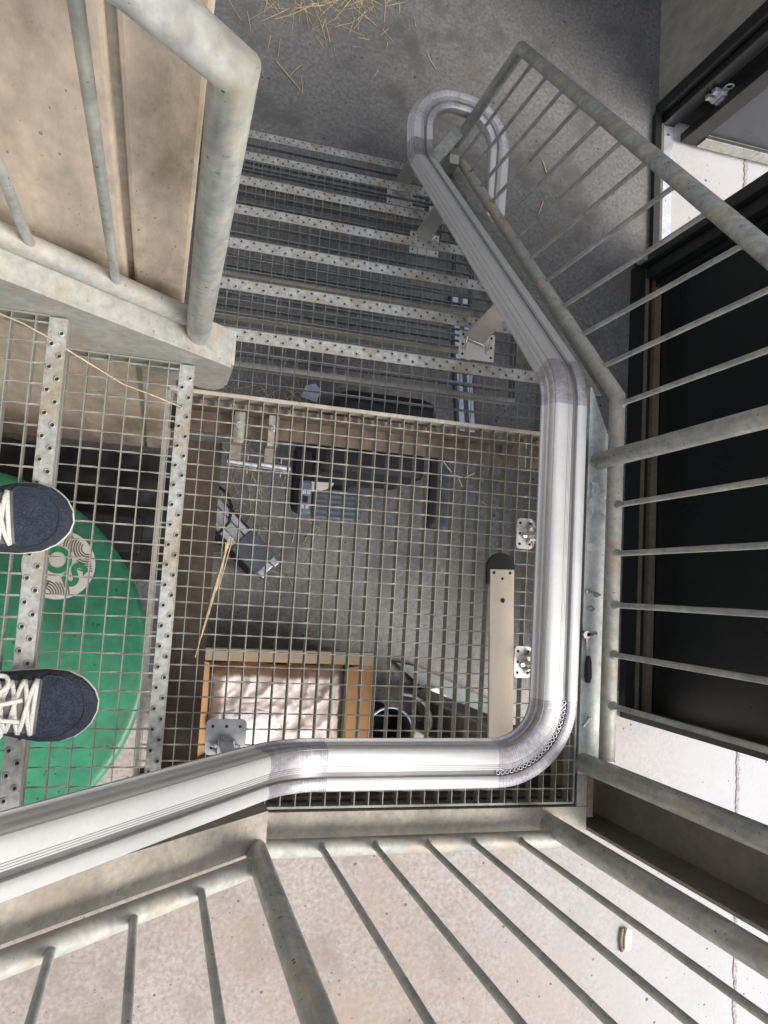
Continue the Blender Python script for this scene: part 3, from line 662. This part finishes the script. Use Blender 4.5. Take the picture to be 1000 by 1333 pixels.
# t: 0 heel .. 1 toe ; columns: half width outer, half width inner, top height, flatness
TAB = [(0,.020,.020,.060),(.06,.031,.031,.075),(.2,.036,.036,.085),(.35,.037,.036,.088),(.5,.043,.040,.078),(.62,.050,.044,.062),(.72,.054,.047,.052),(.82,.053,.046,.045),(.9,.045,.038,.038),(.96,.032,.026,.036),(.985,.021,.017,.033),(1.0,.008,.006,.027)]
def shoe(tip, ang, mirror, L=.295):
    mx = Matrix.Translation((tip[0],tip[1],.382)) @ Matrix.Rotation(R_(ang), 4, 'Z') @ Matrix.Translation((-L,0,0))
    my = -1 if mirror else 1
    sh = MB(); NR, NA = 40, 28
    def sect(t, a, grow=0, z0=.018, hs=1):      # a 0..pi over the top from outer side to inner side
        wo, wi, h = interp(TAB, t); wo *= 1.10; wi *= 1.10; c = math.cos(a); w = (wo if c > 0 else wi)+grow
        y = my*(w*(abs(c)**.75)*(1 if c > 0 else -1)); z = z0+(h*hs-z0+grow*.8)*(max(0,math.sin(a))**.72)
        return Vector((t*L, y, z))
    vs = []
    for i in range(NR+1):
        t = i/NR; t = t if t < .9 else .9+(t-.9)
        for j in range(NA+1): vs.append(mx@sect(t, math.pi*j/NA))
    sh.add(vs, [(i*(NA+1)+j, i*(NA+1)+j+1, (i+1)*(NA+1)+j+1, (i+1)*(NA+1)+j) for i in range(NR) for j in range(NA)], True)
    s0 = sh.build('shoe', 'navy', pr_, smooth_angle=60)
    # vamp patch (mesh fabric) on the toe, framed by suede overlay
    vp = MB(); vv = []
    N1, N2 = 16, 16
    for i in range(N1+1):
        u = i/N1; t = .665+.275*u
        half = 1.12*math.sqrt(max(0, 1-((u-.25)/.76)**2)) if u > .25 else 1.12*(.62+.38*(u/.25))
        for j in range(N2+1):
            a = math.pi/2+half*(2*j/N2-1)*.82; vv.append(mx@(sect(t, a, .0012)))
    vp.add(vv, [(i*(N2+1)+j, i*(N2+1)+j+1, (i+1)*(N2+1)+j+1, (i+1)*(N2+1)+j) for i in range(N1) for j in range(N2)], True)
    vp.build('toe_panel', 'mesh', s0)
    st = MB(); eps = []
    for side in (0, N2):
        eps.append([vv[i*(N2+1)+side] for i in range(N1+1)])
    loop = eps[0]+eps[1][::-1][1:]
    for q in range(len(loop)-1):
        a, b = loop[q], loop[q+1]; m_ = max(1, int((b-a).length/.004))
        for k in range(m_):
            p = a.lerp(b, (k+.15)/m_)+Vector((0,0,.0008)); r = a.lerp(b, (k+.7)/m_)+Vector((0,0,.0008)); st.tube([p, r], .0005, 5)
    st.build('stitching', 'stitch', s0)
    # ridge of the suede overlay
    rd = MB(); pt = [p+Vector((0,0,.0002)) for p in loop]; rd.tube(pt, .0018, 6, cap=True); rd.build('overlay_edge', 'navy', s0)
    # sole
    so_ = MB(); ring = lambda g, z: [mx@Vector((p.x+(g if False else 0), p.y, z)) for p in [sect(i/40, 0, g) for i in range(41)]+[sect(i/40, math.pi, g) for i in range(40,-1,-1)]]
    def outline(g, z):
        out = []
        for i in range(41):
            wo, wi, h = interp(TAB, i/40); wo *= 1.10; wi *= 1.10; out.append(Vector((i/40*(L+2*g)-g, my*(wo+g), z)))
        for i in range(40,-1,-1):
            wo, wi, h = interp(TAB, i/40); wo *= 1.10; wi *= 1.10; out.append(Vector((i/40*(L+2*g)-g, -my*(wi+g), z)))
        return [mx@p for p in out]
    rings = [outline(-.001,.0), outline(.0005,.004), outline(.0014,.014), outline(.0004,.019), outline(-.003,.0205)]
    n = len(rings[0]); V = [p for r in rings for p in r]
    so_.add(V, [(q*n+i, q*n+(i+1)%n, (q+1)*n+(i+1)%n, (q+1)*n+i) for q in range(4) for i in range(n)], True)
    so_.add(rings[0], [tuple(range(n))]); so_.add(rings[-1], [tuple(range(n))]); so_.build('sole', 'sole', s0)
    # grey eyelet stay and tongue
    ey = MB(); V = []; 
    for i in range(13):
        t = .28+.43*i/12
        for j in range(11):
            a = math.pi/2+(-1+2*j/10)*(.80-.12*(i/12)); V.append(mx@sect(t, a, .0025))
    ey.add(V, [(i*11+j,i*11+j+1,(i+1)*11+j+1,(i+1)*11+j) for i in range(12) for j in range(10)], True); ey.build('eyelet_stay', 'greyl', s0)
    tg_ = MB(); V = []
    for i in range(13):
        t = .22+.47*i/12
        for j in range(7):
            a = math.pi/2+(-1+2*j/6)*.34; V.append(mx@(sect(t, a, .0045)+Vector((0,0,.004*(1-i/12)))))
    tg_.add(V, [(i*7+j,i*7+j+1,(i+1)*7+j+1,(i+1)*7+j) for i in range(12) for j in range(6)], True); tg_.build('tongue', 'greyl', s0)
    # laces
    lc = MB(); rows = [.685,.625,.565,.505,.445,.385]
    def lp(t, a, g): return mx@sect(t, math.pi/2+a, g)
    def ribbon(P_, w=.0075, th=.0016):
        P_ = [Vector(p) for p in P_]; V = []; 
        for i, p in enumerate(P_):
            t = (P_[min(i+1,len(P_)-1)]-P_[max(i-1,0)]).normalized(); up = Vector((0,0,1)); sd = t.cross(up).normalized(); up = sd.cross(t)
            V += [p+sd*w/2, p+up*th+sd*w*.25, p+up*th-sd*w*.25, p-sd*w/2, p-up*th]
        nn = 5; lc.add(V, [(i*nn+j,i*nn+(j+1)%nn,(i+1)*nn+(j+1)%nn,(i+1)*nn+j) for i in range(len(P_)-1) for j in range(nn)]+[tuple(range(nn)), tuple(range((len(P_)-1)*nn,len(P_)*nn))], True)
    for i, t in enumerate(rows):
        if i == 0: ribbon([lp(t, a, .0062) for a in (-.66,-.4,-.15,.15,.4,.66)])
        if i < len(rows)-1:
            t2 = rows[i+1]
            ribbon([lp(t+(t2-t)*q/6, -.66+1.32*q/6, .0065+.0015*math.sin(q/6*math.pi)) for q in range(7)])
            ribbon([lp(t+(t2-t)*q/6, .66-1.32*q/6, .0065+.004*math.sin(q/6*math.pi)) for q in range(7)])
    # bow
    k0 = sect(.40, math.pi/2, .012)
    for sgn in (-1, 1):
        pp = [k0+Vector((x, sgn*y, z)) for x, y, z in ((0,0,.004),(.02,.012,.010),(.045,.03,.004),(.040,.045,-.008),(.012,.040,-.006),(-.004,.012,.002),(0,0,.004))]
        pp = [p for p in pp]; 
        fine_ = []
        for q in range(len(pp)-1):
            for e_ in range(5): 
                u = e_/5; a = pp[max(q-1,0)]; b = pp[q]; c = pp[q+1]; d_ = pp[min(q+2,len(pp)-1)]
                fine_.append(.5*((2*b)+(-a+c)*u+(2*a-5*b+4*c-d_)*u*u+(-a+3*b-3*c+d_)*u**3))
        ribbon([mx@p for p in fine_])
        ribbon([mx@(k0+Vector(v)) for v in ((0,0,.005),(.022,sgn*.004,.003),(.045,sgn*.012-.006,.0),(.068,sgn*.016-.004,-.008))])
    lc.cyl((0,0,0), .007, .009, 10, mx@Matrix.Translation(k0))
    lc.build('laces', 'lace', s0)
    for t in rows:
        for sg in (-.70,.70):
            c0 = lp(t, sg, .0045); MB().tube([c0+Vector((.0032*math.cos(q*math.pi/4),.0032*math.sin(q*math.pi/4),.0008)) for q in range(8)], .0009, 6, closed=True).build('eyelet', 'hole', s0)
    # collar with sock and trouser leg (beyond the frame edge)
    hl = mx@Vector((.075,0,.07))
    MB().tube([hl, hl+Vector((0,0,.06))], .034, 20).build('sock', 'skin', s0)
    MB().tube([hl+Vector((0,0,.045)), hl+Vector((-.005,0,.2)), hl+Vector((-.01,0,.40))], .05, 24, rs=[.052,.058,.07]).build('trouser_leg', 'trouser', s0)
    return s0
shoe((-.139,-.492,0), -2, True, .285)
shoe((-.203,-.197,0), 8, False, .285)
# ------------------------------------------------------------------ straw
def stalk(mb, p, q, r=.0012, sag=.0, n=5):
    p = Vector(p); q = Vector(q); off = Vector((random.uniform(-1,1),random.uniform(-1,1),0))*(q-p).length*.04
    mb.tube([p.lerp(q, i/n)+off*math.sin(math.pi*i/n)+Vector((0,0,sag*math.sin(math.pi*i/n))) for i in range(n+1)], r, 5)
    return mb
def W(u, v, z):     # a ray through a photo pixel met with a level z: only used to read off where small litter lies
    dcam = rot @ Vector(((u-500)/1022.649, -(v-666.5)/1022.649, -1)); return CAMPOS + dcam*((z-CAMPOS.z)/dcam.z)
o = stalk(stalk(MB(), W(-15,402,.388), W(62,440,.388), .0016), W(62,440,.388), W(65,441,.388), .001)
s1 = MB(); stalk(s1, (-.345,.112,.387), (-.235,.075,.387), .0017); stalk(s1, (-.232,.077,.215), (-.06,.0,.197), .0016)
tag(MB().tube([W(-20,400,.386), W(30,421,.388), W(66,441,.388), W(92,458,.37), W(160,500,.25), W(200,515,.198), W(236,530,.197)], .0012, 6).build('straw', 'straw'), 'long yellow straw lying across the two upper steps', 'straw')
s2 = MB(); 
for a, b in (((300,698),(254,856)),((297,702),(262,830)),((303,700),(285,765)),((294,706),(281,770)),((299,706),(272,800))): stalk(s2, W(*a,.006), W(*b,.005), .0012)
tag(s2.build('straw_bunch', 'straw'), 'thin bunch of golden straws lying on the landing mesh', 'straw')
s3 = MB()
for a, b in (((577,600),(588,615)),((590,618),(602,622)),((605,622),(618,616)),((597,622),(602,634)),((627,594),(626,606))): stalk(s3, W(*a,.004), W(*b,.004), .0013)
tag(s3.build('straw_wisps', 'strawp'), 'pale curled straw wisps on the landing mesh near the right chair armrest', 'straw')
ls = MB()
def scatter(mb, u0, v0, u1, v1, n, l0, l1, z=F+.003):
    for _ in range(n):
        c = W(random.uniform(u0,u1), random.uniform(v0,v1), z); a = random.uniform(0, math.pi); L = random.uniform(l0, l1)
        dv = Vector((math.cos(a), math.sin(a), 0))*L/2; stalk(mb, c-dv, c+dv, random.uniform(.0009,.0022), 0, 3)
scatter(ls, 390, -20, 520, 14, 58, .04, .20); scatter(ls, 415, 10, 480, 55, 15, .05, .18); scatter(ls, 340, -10, 430, 15, 16, .04, .14)
scatter(ls, 300, 0, 600, 150, 16, .02, .09); scatter(ls, 285, 5, 400, 20, 8, .1, .25)
tag(ls.build('straw_litter', 'straw', org=(0,2.2,F)), 'loose pile of straw scattered on the dark floor at the top', 'straw', kind='stuff')
for a, b, lab in (((360,80),(392,118),'broken straw lying on the dark floor left of the rail loop'),((697,290),(707,262),'short thick pale straw on the floor between the railing bars'),((706,208),(713,230),'thin pale straw on the floor near the second baluster')):
    m_ = MB(); stalk(m_, W(*a,F+.004), W(*b,F+.004), .003); 
    if a[0] == 360: stalk(m_, W(378,98,F+.005), W(394,84,F+.005), .002); stalk(m_, W(365,50,F+.005), W(362,74,F+.005), .0015)
    tag(m_.build('straw', 'strawp'), lab, 'straw')
ls = MB(); scatter(ls, 285, 560, 345, 720, 45, .03, .14); scatter(ls, 300, 500, 400, 540, 40, .03, .14); scatter(ls, 560, 590, 640, 680, 8, .02, .06); scatter(ls, 700, 380, 800, 470, 8, .02,.05); scatter(ls, 300, 620, 420, 760, 22, .02, .07)
tag(ls.build('straw_litter', 'strawp', org=(.5,.2,F)), 'pale straw bits scattered on the floor under the landing', 'straw', kind='stuff')
# ------------------------------------------------------------------ under the landing
ch = thing('stairlift_chair', 'charcoal stairlift chair standing on the floor under the landing', 'chair', (.64,.2,F))
def rbox(a, b, name, m, parent, bev=.02, mtx=None):
    return MB().box(a, b, mtx).build(name, m, parent, bevel=bev)
rbox((.365,-.03,-1.03),(.435,.22,-.96), 'armrest', 'cdark', ch, .03)
cpn = rbox((.385,-.035,-.958),(.430,.085,-.935), 'control_panel', 'cpanel', ch, .010)
MB().box((.395,.035,-.9345),(.408,.05,-.930)).box((.412,.035,-.9345),(.423,.05,-.930)).box((.395,-.015,-.9345),(.404,-.002,-.930)).box((.410,-.015,-.9345),(.420,-.002,-.930)).build('control_button', 'white', cpn)
MB().box((.400,.006,-.9345),(.416,.028,-.931)).build('joystick_slot', 'hole', cpn)
rbox((.862,-.05,-1.03),(.915,.245,-.95), 'armrest', 'cdark', ch, .025)
rbox((.918,-.05,-1.05),(.955,.235,-.97), 'arm_cover', 'cgrey', ch, .018)
rbox((.45,.13,-1.35),(.86,.24,-.98), 'seat', 'cdark', ch, .03)
rbox((.47,.25,-1.30),(.84,.40,-.80), 'backrest', 'cdark', ch, .05)
ft = rbox((.53,.00,-1.46),(.74,.125,-1.43), 'footrest', 'foot', ch, .006)
rb = MB()
for i in range(5): rb.box((.535,.01+.022*i,-1.4295),(.735,.018+.022*i,-1.426))
rb.build('ribs', 'cgrey', ft)
MB().prism([(.46,.115),(.56,.118),(.55,.10),(.49,.075),(.465,.085)], -1.20, -1.185).build('side_flap', 'cream', ch)
rbox((.50,.15,F),(.80,.32,-1.36), 'base', 'cgrey', ch, .02)
# rail offcut with black cable
oc = thing('rail_offcut', 'short silver aluminium profile lying under the left of the landing', 'aluminium profile', (.23,-.12,F))
mo = Matrix.Translation((.235,-.115,-1.36)) @ Matrix.Rotation(R_(-43), 4, 'Z')
MB().box((-.17,-.045,0),(.17,-.02,.05),mo).box((-.17,.02,0),(.17,.045,.05),mo).box((-.17,-.02,0),(.165,.02,.03),mo).build('profile', 'profile', oc, bevel=.003)
MB().box((.0,-.055,.045),(.14,.055,.058),mo).build('cover_plate', 'cgrey', oc, bevel=.004)
MB().box((-.14,-.06,-.155),(.14,.06,-.002),mo).build('block', 'rubber', oc)
tag(MB().tube([(.12,.08,-1.27),(.165,.05,-1.26),(.185,0,-1.255),(.18,-.06,-1.25),(.15,-.10,-1.29)], .006, 10).build('cable', 'rubber'), 'black cable curling over the silver profile', 'cable')
tag(MB().tube([W(252,782,-2.6), W(272,776,-2.6), W(288,772,-2.6)], .010, 10).tube([W(278,744,-2.6), W(294,742,-2.6)], .008, 10).build('red_pliers', 'red'), 'red plastic tool handles on the floor under the mesh', 'pliers')
# clamps on the front beam
for i, (x, lab) in enumerate(((.087,'left bolted steel clamp hanging on the rusty landing beam'),(.166,'right bolted steel clamp hanging on the rusty landing beam'))):
    c_ = thing('beam_clamp', lab, 'clamp', (x,.08,-.15), 'clamps on the rusty landing beam')
    MB().box((x-.012,.04,-.058),(x+.012,.106,-.052)).box((x-.012,.034,-.09),(x+.012,.040,-.052)).box((x-.012,.000,-.096),(x+.012,.034,-.090)).build('strap', 'galvflat', c_)
    MB().cyl((x,.074,-.052), .009, .006, 6).tube([(x,.074,-.046),(x,.074,-.036)], .004, 8).build('bolt', 'bolt', c_)
    MB().tube([(x-.018,-.004,-.10),(x+.052,-.008,-.10)], .009, 12).tube([(x+.03,.014,-.10),(x+.03,-.03,-.10)], .003, 8).build('rod', 'bolt', c_)
# ladder-like pale profile on the floor
lp_ = thing('pale_rail_profile', 'pale blue metal profile with twin strips lying under the lower stairs', 'metal profile', (1.16,.75,F))
for dx in (0, .048):
    MB().add([ (1.115+dx,1.06,F+.03),(1.140+dx,1.06,F+.03),(1.208+dx,.44,F+.03),(1.183+dx,.44,F+.03)],[(0,1,2,3)]).box((0,0,0),(.0001,.0001,.0001),Matrix.Translation((1.15,.7,F))).build('strip', 'pale', lp_)
MB().add([(1.105,1.07,F+.026),(1.20,1.07,F+.026),(1.268,.43,F+.026),(1.173,.43,F+.026),(1.105,1.07,F),(1.20,1.07,F),(1.268,.43,F),(1.173,.43,F)], [(3,2,1,0),(0,1,5,4),(1,2,6,5),(2,3,7,6),(3,0,4,7)]).build('body', 'cgrey', lp_)
pp = [W(u,v,F+.01) for u,v in ((398,502),(411,499),(418,508),(412,524),(392,516))]
tag(MB().prism([(p.x,p.y) for p in pp], F+.008, F+.010).build('paper_scrap', 'paper'), 'white five sided scrap of paper on the floor below the mesh', 'paper')
# cardboard box + plastic bags
bx_ = thing('cardboard_box', 'open orange cardboard box under the landing', 'box', (.45,-.72,F))
x0,x1,y0,y1,zt = .10,.765,-.93,-.565,-1.20
MB().box((x0,y0,F),(x0+.006,y1,zt)).box((x1-.006,y0,F),(x1,y1,zt)).box((x0+.006,y0,F),(x1-.006,y0+.006,zt)).box((x0+.006,y1-.006,F),(x1-.006,y1,zt)).box((x0+.006,y0+.006,F),(x1-.006,y1-.006,F+.006)).build('carton', 'card', bx_)
MB().add([(x0,y1-.002,zt),(x1,y1-.002,zt),(x1-.005,y1+.045,zt+.045),(x0+.01,y1+.04,zt+.04),(x0,y1+.002,zt-.004),(x1,y1+.002,zt-.004),(x1-.005,y1+.049,zt+.041),(x0+.01,y1+.044,zt+.036)], [(0,1,2,3),(7,6,5,4),(0,4,5,1),(1,5,6,2),(2,6,7,3),(3,7,4,0)]).build('flap', 'cardg', bx_)
MB().add([(x0+.002,y0,zt),(x0+.002,y1,zt),(x0+.05,y1-.02,zt-.05),(x0+.06,y0+.02,zt-.055),(x0-.002,y0,zt-.003),(x0-.002,y1,zt-.003),(x0+.046,y1-.02,zt-.053),(x0+.056,y0+.02,zt-.058)], [(0,1,2,3),(7,6,5,4),(0,4,5,1),(1,5,6,2),(2,6,7,3),(3,7,4,0)]).build('flap', 'card', bx_)
MB().add([(x1-.002,y0,zt),(x1-.002,y1,zt),(x1-.09,y1-.02,zt-.04),(x1-.08,y0+.02,zt-.045),(x1+.002,y0,zt-.003),(x1+.002,y1,zt-.003),(x1-.094,y1-.02,zt-.044),(x1-.084,y0+.02,zt-.048)], [(3,2,1,0),(4,5,6,7),(1,5,4,0),(2,6,5,1),(3,7,6,2),(0,4,7,3)]).build('flap', 'card', bx_)
from mathutils import noise as MN
def crumple(cx, cy, cz, rx, ry, rz, seed, name, m, lab, amp=.35):
    bm = bmesh.new(); bmesh.ops.create_icosphere(bm, subdivisions=5, radius=1)
    for v in bm.verts:
        d_ = v.co.normalized(); q = MN.cell_vector(d_*2.2+Vector((seed,0,0)))*0
        r = 1+amp*(MN.turbulence(d_*1.6+Vector((seed,seed,0)), 4, True)-.5)+.10*abs(MN.noise(d_*7+Vector((0,seed,0))))
        v.co = Vector((cx+d_.x*r*rx, cy+d_.y*r*ry, cz+max(d_.z,-.5)*r*rz))
    mb = MB(); mb.v = [v.co.copy() for v in bm.verts]; mb.f = [tuple(v.index for v in f.verts) for f in bm.faces]; mb.sm = [True]*len(mb.f); bm.free()
    return tag(mb.build(name, m), lab, 'plastic bag')
def sheet(x0, x1, y0, y1, z, seed, name, m, lab):
    mb = MB(); NX, NY = 70, 46; V = []
    for i in range(NX+1):
        for j in range(NY+1):
            u = i/NX; v = j/NY; x = x0+(x1-x0)*u; y = y0+(y1-y0)*v
            q = Vector((x*5+seed, y*7, 1.0)); f1 = MN.noise(q); r1 = 1-abs(MN.noise(Vector((x*9+y*6+seed, y*11-x*4, 3))))*2; r2 = 1-abs(MN.noise(Vector((x*22-y*9, y*26+seed, 5))))*2
            ed = min(1, 8*min(u, 1-u))*min(1, 8*min(v, 1-v))
            V.append((x+.02*MN.noise(Vector((y*8, seed, 0))), y+.012*MN.noise(Vector((x*8, seed, 4))), z+ed*(.045+.03*f1+.022*max(0,r1)**3+.008*max(0,r2)**3)-.05*(1-ed)))
    mb.add(V, [(i*(NY+1)+j, (i+1)*(NY+1)+j, (i+1)*(NY+1)+j+1, i*(NY+1)+j+1) for i in range(NX) for j in range(NY)], True)
    return tag(mb.build(name, m), lab, 'plastic bag')
sheet(.125,.68,-.915,-.585,-1.275,3.1,'plastic_bag','plast','large crumpled translucent plastic bag filling the cardboard box')
bq = W(322,948,-1.20)
crumple(bq.x,bq.y,-1.235,.135,.085,.05,8.3,'plastic_bag','plast2','small white pink plastic bag in the near left of the box', .16)
bk = thing('bucket', 'black bucket with white rim right of the cardboard box', 'bucket', (.90,-.70,F))
bb = MB(); n = 40
prf = [(.08,F),(.095,-1.26),(.091,-1.26),(.076,F+.01)]
vs = [(.862+r*math.cos(2*math.pi*i/n), -.83+r*math.sin(2*math.pi*i/n), z) for r, z in prf for i in range(n)]
bb.add(vs, [(q*n+i,q*n+(i+1)%n,(q+1)*n+(i+1)%n,(q+1)*n+i) for q in range(3) for i in range(n)], True); bb.add(vs[-n:], [tuple(range(n))]); bb.build('body', 'rubber', bk)
MB().tube([(.862+.094*math.cos(2*math.pi*i/n), -.83+.094*math.sin(2*math.pi*i/n), -1.258) for i in range(n)], .0045, 8, closed=True).build('rim', 'pale', bk)
MB().tube([(.90+.13*math.cos(R_(a)), -.80+.12*math.sin(R_(a)), -1.25+.02*math.sin(R_(a))) for a in range(-60,100,10)], .006, 8).build('handle', 'white', bk)
def slab(pts, z0, z1, m, lab, name='board'):
    q = [W(u,v,z1) for u,v in pts]; return tag(MB().prism([(p.x,p.y) for p in q], z0, z1).build(name, m, bevel=.002), lab, 'board')
slab([(515,862),(545,868),(668,925),(668,962),(600,945)], F+.002, F+.05, 'board', 'grey green board lying diagonally under the near edge of the landing')
slab([(540,900),(570,895),(640,962),(560,966)], F+.052, F+.08, 'galv', 'pale grey panel lying on the diagonal board beside the bucket')
tag(MB().prism([(2.105,-1.83),(2.135,-1.83),(2.14,-1.80),(2.14,-1.75),(2.115,-1.735),(2.105,-1.77)], F+.001, F+.02).build('cleat', 'wood', bevel=.003), 'small cream cleat with rust stain on the pale ground outside', 'cleat')
tag(MB().tube([(2.10,-1.74,F+.004),(2.092,-1.79,F+.004),(2.10,-1.84,F+.004)], .009, 8).build('rusty_strap', 'rust'), 'curved rusty strap lying beside the cream cleat', 'strap')
